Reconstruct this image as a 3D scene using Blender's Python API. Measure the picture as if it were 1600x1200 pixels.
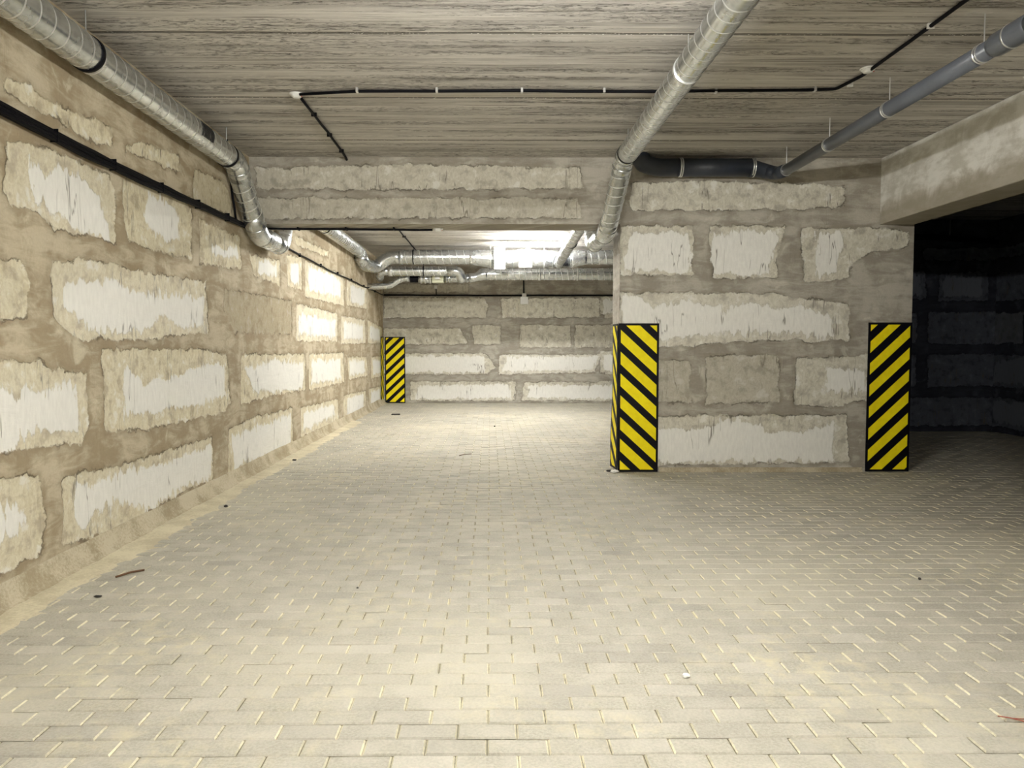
import bpy, bmesh, math, random
import numpy as np
from mathutils import Vector, Matrix

for o in list(bpy.data.objects):
    bpy.data.objects.remove(o)
scene = bpy.context.scene
COL = scene.collection
rnd = random.Random(7)

# ------------------------------------------------------------------ camera
cam_data = bpy.data.cameras.new('camera')
cam_data.sensor_width = 36.0
cam_data.lens = 1180 / 1600 * 36.0
cam_data.shift_x = 25 / 1600
cam_data.clip_start = 0.05
cam = bpy.data.objects.new('camera', cam_data)
cam.location = (0, 0, 1.3)
cam.rotation_euler = (math.pi / 2 - math.atan(59 / 1180), 0, -math.atan(10 / 1180))
COL.objects.link(cam)
scene.camera = cam

# ------------------------------------------------------------------ world, exposure
world = bpy.data.worlds.new('world')
world.use_nodes = True
world.node_tree.nodes['Background'].inputs[0].default_value = (0.01, 0.012, 0.02, 1)
world.node_tree.nodes['Background'].inputs[1].default_value = 0.1
scene.world = world
scene.view_settings.view_transform = 'Standard'
scene.view_settings.look = 'None'
scene.view_settings.gamma = 1
scene.view_settings.exposure = 3.3
scene.view_settings.use_curve_mapping = False

# lamps: (name, centre, length, axis, strength, tint, label)
LAMPS = [
    ((0.30, 2.75, 2.76), 0.9, 'x', 78, (1.0, 0.985, 0.935), 'suspended linear lamp hanging over the near bay, just ahead of the camera'),
    ((0.30, -1.3, 2.76), 0.9, 'x', 118, (1.0, 0.985, 0.935), 'unseen linear lamp added behind the camera as fill light'),  # unseen fill lamp, added to even out the light in the near bay
    ((0.75, 13.80, 3.13), 1.2, 'x', 105, (1.0, 0.985, 0.94), 'glowing linear lamp on the ceiling in front of the far silver ducts'),
    ((-0.50, 10.3, 3.08), 1.0, 'x', 70, (1.0, 0.985, 0.935), 'linear lamp on the ceiling hidden right behind the crossing beam'),
]

# ------------------------------------------------------------------ dimensions (metres)
XL = -2.43      # left wall
CZ = 3.21       # ceiling
BZ = 2.54       # underside of the beams
YF, YK = 7.75, 8.17   # front and back faces of pier and crossing beam
PX0, PX1 = 1.33, 4.34 # pier
BX0 = 3.98      # inner face of the side beam
YB = 17.3       # far wall
DX, DY = 7.68, 11.44  # dark side room
Y0 = -3.2       # wall behind the camera
LEFT_BLOCKS = [
    (0.2,[(3.857,2.644),(3.903,2.67),(4.331,2.666),(4.761,2.705),(4.983,2.698),(4.969,2.58),(4.57,2.548),(4.326,2.577),(4.084,2.565),(3.873,2.568)],[]),
    (0.1,[(5.126,2.646),(5.411,2.734),(6.016,2.782),(6.084,2.663),(5.664,2.639),(5.405,2.622),(5.142,2.599)],[]),
    (-0.4,[(6.324,2.769),(7.05,2.805),(7.352,2.523),(6.284,2.511)],[]),
    (0.6,[(3.877,2.348),(4.091,2.373),(4.473,2.4),(4.902,2.398),(4.989,2.323),(4.971,1.961),(4.723,1.967),(4.276,1.946),(4.13,2.02),(3.895,2.017),(3.838,2.07)],[(4.087,2.305),(4.23,2.246),(4.338,2.314),(4.558,2.301),(4.738,2.263),(4.81,2.305),(4.827,2.19),(4.921,1.962),(4.542,1.986),(4.375,2.034),(4.279,2.01),(4.132,2.071),(4.038,2.21)]),
    (0.1,[(5.089,2.44),(5.656,2.474),(6.062,2.458),(6.253,2.428),(6.232,2.01),(5.525,1.989),(5.139,2.013),(5.1,2.135)],[(5.494,2.404),(5.82,2.412),(6.018,2.325),(6.019,2.111),(5.531,2.114),(5.384,2.217)]),
    (0.3,[(6.399,2.364),(7.437,2.364),(7.478,2.046),(6.394,1.991)],[(6.668,2.21),(6.985,2.183),(7.339,2.259),(7.371,2.159),(6.661,2.087)]),
    (0.5,[(3.523,1.73),(3.923,1.74),(4.029,1.708),(4.016,1.448),(3.78,1.43),(3.507,1.421)],[]),
    (0.7,[(4.237,1.782),(4.641,1.828),(5.239,1.822),(6.53,1.853),(6.582,1.416),(5.215,1.34),(4.509,1.334),(4.251,1.457),(4.239,1.581)],[(4.381,1.634),(4.711,1.73),(4.951,1.732),(5.308,1.674),(6.494,1.704),(6.482,1.469),(5.974,1.471),(5.663,1.543),(5.343,1.394),(4.619,1.385),(4.383,1.535)]),
    (-0.9,[(6.967,1.832),(9.342,1.858),(9.32,1.441),(7.241,1.428),(6.957,1.639)],[]),
    (0.1,[(7.725,2.232),(8.826,2.292),(8.837,1.998),(7.861,2.032)],[(8.043,2.204),(8.718,2.243),(8.735,2.077),(8.037,2.082)]),
    (0.3,[(9.135,2.403),(9.879,2.443),(9.858,2.029),(9.173,2.017)],[(9.306,2.323),(9.776,2.358),(9.729,2.085),(9.323,2.075)]),
    (0.5,[(10.049,2.43),(12.676,2.482),(12.705,1.974),(10.024,1.957)],[(10.259,2.385),(11.798,2.4),(12.452,2.357),(12.439,2.095),(10.241,2.04)]),
    (0.5,[(12.956,2.432),(14.958,2.445),(15.014,2.033),(12.933,1.997)],[(13.309,2.374),(14.803,2.396),(14.787,2.084),(13.293,2.072)]),
    (-0.2,[(9.506,2.685),(11.489,2.726),(11.484,2.639),(9.594,2.57)],[]),
    (0.7,[(9.556,1.847),(12.112,1.82),(12.14,1.382),(9.532,1.364)],[(9.677,1.715),(12.006,1.715),(11.992,1.442),(9.663,1.447)]),
    (0.7,[(12.423,1.802),(14.772,1.81),(14.901,1.35),(12.399,1.342)],[(12.691,1.717),(14.617,1.707),(14.603,1.436),(12.676,1.418)]),
    (0.4,[(15.161,1.824),(17.134,1.719),(17.115,1.358),(15.136,1.351)],[(15.398,1.728),(16.832,1.669),(16.819,1.428),(15.383,1.443)]),
    (0.6,[(3.497,1.229),(3.771,1.24),(4.118,1.217),(4.331,1.158),(4.577,1.142),(4.585,0.858),(4.512,0.711),(4.077,0.758),(3.746,0.758),(3.474,0.768)],[(3.492,1.126),(3.764,1.113),(3.927,1.088),(4.17,1.075),(4.475,1.077),(4.499,0.866),(4.48,0.765),(4.28,0.797),(4.053,0.841),(3.848,0.782),(3.476,0.818)]),
    (0.4,[(4.766,1.284),(6.358,1.279),(7.02,1.235),(7.083,0.767),(6.908,0.692),(5.308,0.711),(4.778,0.758)],[(5.052,1.177),(5.324,1.035),(5.66,1.056),(6.187,1.138),(6.964,1.118),(7.0,0.832),(5.571,0.81),(5.051,0.813)]),
    (0.3,[(7.417,1.225),(9.985,1.199),(9.995,0.717),(8.487,0.754),(7.587,0.729),(7.392,0.743)],[(7.527,1.097),(8.661,1.146),(9.91,1.082),(9.893,0.748),(8.489,0.783),(7.799,0.825)]),
    (0.4,[(10.197,1.197),(12.609,1.204),(12.638,0.701),(10.172,0.706)],[(10.34,1.117),(12.387,1.101),(12.369,0.766),(10.322,0.785)]),
    (0.4,[(12.945,1.125),(14.965,1.098),(15.102,0.712),(13.042,0.726)],[(13.119,1.056),(14.731,1.026),(14.794,0.775),(13.165,0.788)]),
    (0.3,[(15.531,1.09),(17.202,1.067),(17.179,0.631),(15.506,0.631)],[(15.783,1.02),(16.995,0.998),(16.979,0.697),(15.766,0.7)]),
    (0.5,[(3.468,0.656),(3.741,0.653),(4.07,0.613),(4.106,0.396),(4.079,0.208),(4.036,0.168),(3.716,0.161),(3.443,0.156)],[(3.459,0.479),(3.732,0.478),(3.885,0.478),(3.935,0.4),(3.851,0.319),(3.722,0.282),(3.449,0.273)]),
    (0.5,[(4.28,0.541),(4.469,0.557),(5.172,0.506),(5.84,0.513),(6.611,0.51),(6.638,0.121),(6.136,0.147),(5.821,0.141),(5.041,0.102),(4.592,0.13),(4.281,0.165)],[(4.412,0.517),(4.646,0.456),(5.17,0.462),(5.685,0.436),(6.608,0.437),(6.592,0.129),(6.034,0.176),(5.399,0.123),(5.004,0.24),(4.895,0.305),(4.833,0.227),(4.733,0.33),(4.635,0.231),(4.523,0.218),(4.422,0.307)]),
    (0.3,[(7.019,0.533),(7.85,0.575),(9.304,0.544),(9.308,0.043),(7.173,0.087),(6.997,0.116)],[(7.102,0.463),(7.696,0.458),(9.24,0.47),(9.22,0.079),(7.826,0.11),(7.175,0.129)]),
    (0.5,[(9.713,0.51),(12.092,0.46),(12.177,0.102),(9.693,0.132)],[(9.877,0.43),(11.789,0.391),(11.927,0.198),(9.865,0.204)]),
    (0.5,[(12.572,0.491),(14.853,0.432),(14.831,0.018),(12.55,0.065)],[(12.908,0.415),(14.622,0.384),(14.607,0.099),(12.892,0.109)]),
    (0.3,[(15.249,0.448),(17.065,0.404),(17.043,-0.014),(15.226,0.009)],[(15.492,0.369),(16.762,0.349),(16.747,0.065),(15.477,0.067)]),
]
PIER_BLOCKS = [
    (0.2,[(1.35,2.524),(2.068,2.525),(2.081,2.025),(1.334,2.025),(1.325,2.394)],[(1.39,2.401),(1.533,2.466),(1.86,2.466),(2.043,2.447),(2.048,2.058),(1.877,2.077),(1.367,2.064)]),
    (0.0,[(2.225,2.525),(3.023,2.526),(2.987,2.383),(2.919,2.156),(2.935,2.0),(2.285,1.987)],[(2.265,2.467),(2.874,2.468),(2.941,2.403),(2.886,2.169),(2.849,2.026),(2.311,2.026),(2.242,2.22)]),
    (-0.1,[(3.168,2.5),(3.935,2.514),(4.285,2.469),(4.289,2.32),(3.942,2.255),(3.733,2.176),(3.671,2.014),(3.541,1.961),(3.225,1.961)],[(3.346,2.468),(3.562,2.468),(3.618,2.319),(3.555,2.189),(3.585,2.059),(3.375,2.026),(3.337,2.254)]),
    (0.6,[(1.329,1.849),(2.852,1.844),(3.182,1.791),(3.678,1.733),(3.706,1.372),(3.271,1.326),(3.125,1.372),(2.4,1.333),(1.939,1.293),(1.334,1.287)],[(1.356,1.817),(1.572,1.817),(1.658,1.699),(1.986,1.791),(2.197,1.7),(2.361,1.732),(2.409,1.621),(2.624,1.765),(2.855,1.7),(3.184,1.713),(3.515,1.635),(3.547,1.399),(3.269,1.412),(3.124,1.438),(2.399,1.412),(1.938,1.372),(1.379,1.385)]),
    (-0.6,[(1.611,1.162),(2.066,1.155),(2.072,0.72),(1.616,0.714)],[]),
    (-0.55,[(2.217,1.201),(2.976,1.221),(2.985,0.726),(2.224,0.7)],[]),
    (0.4,[(3.155,1.175),(3.525,1.188),(3.901,1.228),(3.927,0.745),(3.503,0.679),(3.138,0.686)],[(3.461,1.096),(3.892,1.076),(3.898,0.845),(3.467,0.812)]),
    (0.3,[(1.551,0.581),(3.685,0.593),(3.736,0.1),(2.884,0.081),(1.556,0.063)],[(1.552,0.502),(2.082,0.448),(2.544,0.547),(2.81,0.514),(2.878,0.434),(3.21,0.414),(3.54,0.513),(3.569,0.114),(2.884,0.115),(1.556,0.096)]),
    (-0.1,[(1.431,2.962),(2.245,2.983),(3.604,2.933),(3.622,2.727),(3.132,2.688),(1.433,2.672)],[]),
]
BEAM_BLOCKS = [
    (-0.35,[(-2.372,3.102),(-0.809,3.143),(0.909,3.108),(0.956,2.903),(-0.81,2.881),(-2.363,2.884)],[]),
    (-0.45,[(-2.377,2.795),(0.911,2.807),(0.932,2.607),(-2.367,2.583)],[]),
]
FAR_BLOCKS = [
    (-0.5,[(-2.402,2.711),(-0.48,2.712),(-0.481,2.524),(-2.404,2.523)],[]),
    (-0.2,[(-2.405,2.407),(-0.116,2.408),(-0.043,2.19),(-0.073,1.957),(-2.408,1.942)],[]),
    (-0.1,[(0.249,2.393),(2.5,2.395),(2.502,1.958),(0.293,1.942)],[]),
    (-0.2,[(2.646,2.395),(3.583,2.395),(3.587,1.943),(2.62,1.943)],[]),
    (-0.2,[(-2.41,1.709),(-0.672,1.709),(-0.585,1.534),(-0.483,1.344),(-2.413,1.329)],[]),
    (-0.1,[(-0.409,1.782),(0.249,1.782),(0.264,1.344),(-0.351,1.344)],[]),
    (-0.3,[(0.688,1.782),(1.844,1.782),(1.862,1.271),(0.689,1.271)],[]),
    (-0.3,[(1.962,1.782),(3.736,1.783),(3.741,1.271),(1.935,1.271)],[]),
    (0.3,[(-2.414,1.139),(-0.073,1.139),(0.132,0.817),(-0.073,0.655),(-2.418,0.656)],[(-2.414,1.081),(-0.117,1.081),(-0.117,0.699),(-2.417,0.7)]),
    (0.7,[(0.205,1.11),(2.552,1.11),(2.423,0.699),(0.205,0.655)],[(0.41,1.066),(2.479,1.066),(2.393,0.757),(0.293,0.729)]),
    (0.5,[(2.67,1.11),(4.331,1.109),(4.336,0.654),(2.629,0.669)],[]),
    (0.3,[(-1.804,0.495),(0.616,0.494),(0.573,0.052),(-1.806,0.054)],[(-1.614,0.406),(0.47,0.435),(0.47,0.111),(-1.689,0.083)]),
    (0.4,[(0.778,0.479),(3.16,0.478),(3.164,0.051),(0.749,0.052)],[(0.91,0.405),(3.161,0.419),(3.163,0.095),(0.852,0.111)]),
]

# ------------------------------------------------------------------ helpers
def tag(o, label=None, cat=None, group=None, kind=None):
    if label: o['label'] = label
    if cat: o['category'] = cat
    if group: o['group'] = group
    if kind: o['kind'] = kind
    return o

def thing(name, loc, label, cat, group=None):
    o = bpy.data.objects.new(name, None)
    o.empty_display_size = 0.1
    o.location = loc
    COL.objects.link(o)
    return tag(o, label, cat, group)

def link(name, me, mat=None, parent=None, smooth=False):
    """mesh given in world coordinates; parented parts are moved into the parent's frame"""
    o = bpy.data.objects.new(name, me)
    COL.objects.link(o)
    if mat is not None:
        for m in (mat if isinstance(mat, (list, tuple)) else [mat]):
            me.materials.append(m)
    if parent is not None:
        o.parent = parent
        off = world_loc(parent)
        me.transform(Matrix.Translation(-off))
    if smooth:
        me.polygons.foreach_set('use_smooth', [True] * len(me.polygons))
    return o

def world_loc(o):
    v = Vector((0, 0, 0))
    while o is not None:
        v += Vector(o.location)
        o = o.parent
    return v

def top(name, me, mat, origin, smooth=False):
    """a single-mesh thing whose origin sits at its base"""
    me.transform(Matrix.Translation(-Vector(origin)))
    o = link(name, me, mat, None, smooth)
    o.location = origin
    return o

def mesh_np(name, verts, faces, attrs=None, mats=None):
    me = bpy.data.meshes.new(name)
    me.from_pydata([tuple(v) for v in verts], [], [tuple(f) for f in faces])
    if attrs:
        for k, a in attrs.items():
            a = np.asarray(a, dtype=np.float32)
            if a.ndim == 1:
                at = me.attributes.new(k, 'FLOAT', 'POINT'); at.data.foreach_set('value', a)
            else:
                at = me.attributes.new(k, 'FLOAT_VECTOR', 'POINT'); at.data.foreach_set('vector', a.ravel())
    if mats is not None:
        me.polygons.foreach_set('material_index', mats)
    me.update()
    return me

def bm_mesh(bm, name='mesh'):
    me = bpy.data.meshes.new(name)
    bmesh.ops.recalc_face_normals(bm, faces=bm.faces)
    bm.to_mesh(me); bm.free()
    return me

def add_box(bm, a, b, bevel=0.0):
    r = bmesh.ops.create_cube(bm, size=1.0)
    c = [(a[i] + b[i]) / 2 for i in range(3)]; s = [abs(b[i] - a[i]) for i in range(3)]
    for v in r['verts']:
        v.co = Vector((v.co[0] * s[0] + c[0], v.co[1] * s[1] + c[1], v.co[2] * s[2] + c[2]))
    if bevel > 0:
        es = list({e for v in r['verts'] for e in v.link_edges})
        bmesh.ops.bevel(bm, geom=es, offset=bevel, segments=2, affect='EDGES', profile=0.5)

def box_mesh(a, b, bevel=0.0):
    bm = bmesh.new(); add_box(bm, a, b, bevel); return bm_mesh(bm)

def frames(pts):
    pts = [Vector(p) for p in pts]
    T = []
    for i in range(len(pts)):
        a = pts[max(0, i - 1)]; b = pts[min(len(pts) - 1, i + 1)]
        T.append((b - a).normalized())
    ref = Vector((0, 0, 1)) if abs(T[0].z) < 0.9 else Vector((1, 0, 0))
    n = (ref - T[0] * ref.dot(T[0])).normalized()
    out = []
    for t in T:
        n = (n - t * n.dot(t)).normalized()
        out.append((n.copy(), t.cross(n).normalized()))
    return pts, out

def tube(pts, radii, seg=24, caps=True):
    """swept tube with a radius per point"""
    pts, fr = frames(pts)
    if not hasattr(radii, '__len__'): radii = [radii] * len(pts)
    V, F = [], []
    for p, (n, b), r in zip(pts, fr, radii):
        for k in range(seg):
            a = 2 * math.pi * k / seg
            V.append(p + n * (r * math.cos(a)) + b * (r * math.sin(a)))
    for i in range(len(pts) - 1):
        for k in range(seg):
            k2 = (k + 1) % seg
            F.append((i * seg + k, i * seg + k2, (i + 1) * seg + k2, (i + 1) * seg + k))
    if caps:
        F.append(tuple(range(seg - 1, -1, -1)))
        F.append(tuple(range((len(pts) - 1) * seg, len(pts) * seg)))
    return V, F

def tube_mesh(pts, radii, seg=24, caps=True):
    V, F = tube(pts, radii, seg, caps)
    return mesh_np('tube', V, F)

def multi_tube_mesh(lst, seg=12):
    V, F = [], []
    for pts, r in lst:
        v, f = tube(pts, r, seg)
        o = len(V); V += v; F += [tuple(i + o for i in q) for q in f]
    return mesh_np('tubes', V, F)

def fillet(pts, R=0.1, n=8):
    pts = [Vector(p) for p in pts]
    out = [pts[0]]
    for i in range(1, len(pts) - 1):
        a, p, b = pts[i - 1], pts[i], pts[i + 1]
        d1, d2 = (a - p), (b - p)
        r = min(R, d1.length * 0.48, d2.length * 0.48)
        q1, q2 = p + d1.normalized() * r, p + d2.normalized() * r
        for k in range(n + 1):
            t = k / n
            out.append(q1 * (1 - t) ** 2 + p * 2 * t * (1 - t) + q2 * t * t)
    out.append(pts[-1])
    return out

def spiral_mesh(p0, p1, r, pitch=0.125, seg=48, per=20, ridge=0.0026):
    """straight spiral-seam duct with a raised helical seam"""
    p0, p1 = Vector(p0), Vector(p1)
    L = (p1 - p0).length
    t = (p1 - p0).normalized()
    up = Vector((0, 0, 1)) if abs(t.z) < .9 else Vector((1, 0, 0))
    a = (up - t * up.dot(t)).normalized(); b = t.cross(a)
    # rows of vertices follow the helix, so the raised seam lies exactly along them
    offs = [(-.0085, 0), (-.0062, 0), (-.0038, .85), (0, 1.0), (.0038, .85), (.0062, 0), (.0085, 0), (pitch * .35, 0), (pitch * .65, 0)]
    S, Hh = [], []
    for k in range(-2, int(L / pitch) + 2):
        for o_, h_ in offs:
            S.append(k * pitch + pitch * .5 + o_); Hh.append(h_)
    S = np.array(S)[:, None]; Hh = np.array(Hh)[:, None]; n = len(S)
    A = (np.arange(seg + 1) / seg * 2 * math.pi)[None, :]
    s_ = np.clip(S + A / (2 * math.pi) * pitch, 0, L)
    rr = r + ridge * Hh * np.ones_like(A)
    P = (np.array(p0)[None, None, :] + s_[:, :, None] * np.array(t)[None, None, :]
         + (rr * np.cos(A))[:, :, None] * np.array(a)[None, None, :] + (rr * np.sin(A))[:, :, None] * np.array(b)[None, None, :])
    V = P.reshape(-1, 3); m = seg + 1
    F = []
    for i in range(n - 1):
        for k in range(seg):
            q = (s_[i, k], s_[i, k + 1], s_[i + 1, k + 1], s_[i + 1, k])
            if max(q) - min(q) < 1e-6 or max(s_[i + 1, k] - s_[i, k], s_[i + 1, k + 1] - s_[i, k + 1]) < 1e-6: continue
            F.append([i * m + k, i * m + k + 1, (i + 1) * m + k + 1, (i + 1) * m + k])
    seam = (Hh * np.ones_like(A)).ravel()
    nb = len(V); ends = []
    for s0 in (0.0, L):
        for k in range(seg):
            an = 2 * math.pi * k / seg
            ends.append(np.array(p0) + s0 * np.array(t) + r * math.cos(an) * np.array(a) + r * math.sin(an) * np.array(b))
    V = np.vstack([V, np.array(ends)]); seam = np.r_[seam, np.zeros(2 * seg)]
    F.append([nb + k for k in range(seg - 1, -1, -1)]); F.append([nb + seg + k for k in range(seg)])
    return mesh_np('duct', V, F, {'seam': seam})

def lathe(profile, centre, axis='z', seg=32):
    V, F = [], []
    for r, h in profile:
        for k in range(seg):
            a = 2 * math.pi * k / seg
            x, y = r * math.cos(a), r * math.sin(a)
            p = {'z': (x, y, h), 'y': (x, h, y), 'x': (h, x, y)}[axis]
            V.append((centre[0] + p[0], centre[1] + p[1], centre[2] + p[2]))
    m = len(profile)
    for i in range(m - 1):
        for k in range(seg):
            k2 = (k + 1) % seg
            F.append((i * seg + k, i * seg + k2, (i + 1) * seg + k2, (i + 1) * seg + k))
    F.append(tuple(range(seg - 1, -1, -1))); F.append(tuple(range((m - 1) * seg, m * seg)))
    bm = bmesh.new(); me = mesh_np('lathe', V, F); bm.from_mesh(me)
    return bm_mesh(bm)

# ------------------------------------------------------------------ node helpers
class NT:
    def __init__(self, name):
        self.m = bpy.data.materials.new(name); self.m.use_nodes = True
        self.t = self.m.node_tree; self.t.nodes.clear()
        self.out = self.t.nodes.new('ShaderNodeOutputMaterial')
        self.b = self.t.nodes.new('ShaderNodeBsdfPrincipled')
        self.t.links.new(self.b.outputs[0], self.out.inputs[0])
    def put(self, sock, v):
        if isinstance(v, bpy.types.NodeSocket): self.t.links.new(v, sock)
        elif isinstance(v, (tuple, list)) and len(v) == 3 and sock.type == 'RGBA': sock.default_value = (*v, 1)
        else: sock.default_value = v
    def set(self, **k):
        for n, v in k.items(): self.put(self.b.inputs[n.replace('_', ' ')], v)
    def math(self, op, a, b=0.0, clamp=False):
        n = self.t.nodes.new('ShaderNodeMath'); n.operation = op; n.use_clamp = clamp
        self.put(n.inputs[0], a); self.put(n.inputs[1], b); return n.outputs[0]
    def add(self, a, b): return self.math('ADD', a, b)
    def mul(self, a, b): return self.math('MULTIPLY', a, b)
    def sub(self, a, b): return self.math('SUBTRACT', a, b)
    def step(self, v, lo, hi, a=0.0, b=1.0):
        n = self.t.nodes.new('ShaderNodeMapRange'); n.interpolation_type = 'SMOOTHSTEP'
        self.put(n.inputs[0], v); self.put(n.inputs[1], lo); self.put(n.inputs[2], hi)
        self.put(n.inputs[3], a); self.put(n.inputs[4], b); return n.outputs[0]
    def attr(self, name, vec=False):
        n = self.t.nodes.new('ShaderNodeAttribute'); n.attribute_name = name
        return n.outputs['Vector' if vec else 'Fac']
    def coord(self):
        return self.t.nodes.new('ShaderNodeTexCoord').outputs['Object']
    def map(self, v, scale, loc=(0, 0, 0)):
        n = self.t.nodes.new('ShaderNodeMapping'); self.put(n.inputs[0], v)
        n.inputs[1].default_value = loc; n.inputs[3].default_value = scale; return n.outputs[0]
    def noise(self, v, scale=1.0, detail=4.0, rough=0.5, dist=0.0, color=False):
        n = self.t.nodes.new('ShaderNodeTexNoise'); self.put(n.inputs['Vector'], v)
        n.inputs['Scale'].default_value = scale; n.inputs['Detail'].default_value = detail
        n.inputs['Roughness'].default_value = rough; n.inputs['Distortion'].default_value = dist
        return n.outputs['Color' if color else 'Fac']
    def vor(self, v, scale=1.0, feature='F1'):
        n = self.t.nodes.new('ShaderNodeTexVoronoi'); n.feature = feature
        self.put(n.inputs['Vector'], v); n.inputs['Scale'].default_value = scale
        return n.outputs[0]
    def mix(self, f, a, b, mode='MIX'):
        n = self.t.nodes.new('ShaderNodeMix'); n.data_type = 'RGBA'; n.blend_type = mode
        self.put(n.inputs[0], f); self.put(n.inputs[6], a); self.put(n.inputs[7], b); return n.outputs[2]
    def sep(self, v):
        n = self.t.nodes.new('ShaderNodeSeparateXYZ'); self.put(n.inputs[0], v); return n.outputs
    def bump(self, h, dist=0.01, strength=1.0):
        n = self.t.nodes.new('ShaderNodeBump'); n.inputs['Distance'].default_value = dist
        n.inputs['Strength'].default_value = strength; self.put(n.inputs['Height'], h)
        self.put(self.b.inputs['Normal'], n.outputs[0])

def simple(name, col, rough=0.5, metal=0.0, noise=0.0, nscale=20.0, emit=None, strength=0.0, bump=0.0):
    n = NT(name)
    if noise > 0:
        f = n.noise(n.coord(), nscale, 4, 0.6)
        c = n.mix(n.step(f, 0.35, 0.65), tuple(x * (1 - noise) for x in col), tuple(min(1, x * (1 + noise)) for x in col))
        n.set(Base_Color=c)
        if bump: n.bump(f, bump)
    else:
        n.set(Base_Color=col)
    n.set(Roughness=rough, Metallic=metal)
    if emit: n.set(Emission_Color=emit, Emission_Strength=strength)
    return n.m

def wall_material(name, mort_a, mort_b, rim, rim2, core, dark_tint, gain=1.0):
    n = NT(name)
    uv = n.attr('wuv', True)
    so, sc, tone = n.attr('so'), n.attr('sc'), n.attr('tone')
    # ragged edges
    e1 = n.sub(n.noise(uv, 7.0, 6, 0.62), 0.5)
    e2 = n.sub(n.noise(n.map(uv, (1, 1, 1), (3, 8, 0)), 34.0, 3, 0.6), 0.5)
    so2 = n.add(so, n.add(n.mul(e1, 0.13), n.mul(e2, 0.035)))
    blk = n.step(so2, -0.004, 0.010)
    teeth = n.sub(n.noise(n.map(uv, (17, 2.2, 1)), 1.0, 5, 0.68), 0.5)
    cloud = n.sub(n.noise(uv, 2.6, 4, 0.55), 0.5)
    wide = n.sub(n.noise(n.map(uv, (5.5, 3.0, 1), (1, 4, 0)), 1.0, 5, 0.7), 0.5)
    tmask = n.step(n.noise(n.map(uv, (1, 1, 1), (6, 6, 1)), 2.2, 2), 0.42, 0.6, 0.10, 0.34)
    sc2 = n.add(sc, n.add(n.mul(teeth, tmask), n.add(n.mul(cloud, 0.10), n.mul(wide, 0.20))))
    cor = n.step(sc2, -0.002, 0.012)
    # mortar: trowelled smears, clouds
    big = n.noise(n.map(uv, (1, 1, 1), (11, 2, 0)), 2.2, 5, 0.6, 0.6)
    smear = n.noise(n.map(uv, (1.4, 5, 1)), 2.4, 6, 0.65, 0.8)
    mort = n.mix(n.step(n.add(n.mul(big, 0.55), n.mul(smear, 0.45)), 0.42, 0.60), mort_a, mort_b)
    mort = n.mix(n.step(n.noise(n.map(uv, (1, 1, 1), (21, 4, 0)), 3.4, 5, 0.6, 1.0), 0.56, 0.72, 0, 0.55), mort, rim2)
    mort = n.mix(n.mul(n.step(n.noise(uv, 60, 3, 0.6), 0.3, 0.7), 0.10), mort, (0.1, 0.09, 0.07))
    # darker rim of mortar next to the blocks
    dark_rim = n.mul(n.mul(n.step(so2, -0.05, -0.004), n.sub(1.0, blk)), n.step(n.noise(uv, 5, 3, 0.5), 0.40, 0.60, 0.15, 0.55))
    mort = n.mix(dark_rim, mort, dark_tint)
    # rim of thin mortar over the block
    scr = n.noise(n.map(uv, (24, 15, 1)), 1.0, 7, 0.78, 1.6)
    mid = n.noise(n.map(uv, (1, 1, 1), (5, 5, 0)), 8, 5, 0.6)
    rimc = n.mix(n.step(scr, 0.35, 0.65), rim, rim2)
    rimc = n.mix(n.step(mid, 0.50, 0.66, 0, 0.62), rimc, mort_a)
    rimc = n.mix(n.step(mid, 0.44, 0.34, 0, 0.6), rimc, core)
    # pale block face
    fine = n.noise(n.map(uv, (40, 10, 1)), 1.0, 5, 0.65)
    corc = n.mix(n.step(fine, 0.3, 0.7), tuple(c * 0.90 for c in core), core)
    pits = n.vor(uv, 55)
    corc = n.mix(n.mul(n.step(pits, 0.10, 0.05), n.step(n.noise(uv, 9, 2), 0.5, 0.6, 0, 0.5)), corc, (0.25, 0.23, 0.2))
    crk = n.math('ABSOLUTE', n.sub(n.noise(n.map(uv, (9, 0.7, 1), (2, 9, 4)), 1.0, 3, 0.5), 0.5))
    crkm = n.mul(n.step(crk, 0.010, 0.002), n.step(n.noise(n.map(uv, (1, 1, 1), (7, 1, 3)), 3.0, 2), 0.52, 0.60, 0, 0.75))
    inner = n.mix(cor, rimc, corc)
    inner = n.mix(crkm, inner, (0.16, 0.14, 0.11))
    inner = n.mix(n.step(tone, 0.0, -1.0, 0, 0.62), inner, dark_tint)
    inner = n.mix(n.step(tone, 0.2, 1.0, 0, 0.22), inner, (0.92, 0.90, 0.84))
    c = n.mix(blk, mort, inner)
    edge = n.mul(n.mul(n.step(so2, -0.012, 0.0), n.step(so2, 0.012, 0.0)), n.step(n.noise(uv, 6, 3), 0.47, 0.58, 0, 0.75))
    c = n.mix(edge, c, tuple(x * 0.45 for x in dark_tint))
    if gain != 1.0: c = n.mix(1.0, c, (gain, gain, gain), 'MULTIPLY')
    n.set(Base_Color=c, Roughness=0.9)
    n.b.inputs['Specular IOR Level'].default_value = 0.25
    h = n.add(n.mul(blk, 0.25), n.mul(cor, -0.12))
    h = n.add(h, n.mul(n.mul(blk, n.sub(1.0, cor)), n.mul(scr, 0.5)))
    h = n.add(h, n.mul(smear, 0.45)); h = n.add(h, n.mul(fine, 0.10)); h = n.sub(h, n.mul(crkm, 0.2))
    n.bump(h, 0.012, 0.9)
    return n.m

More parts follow.
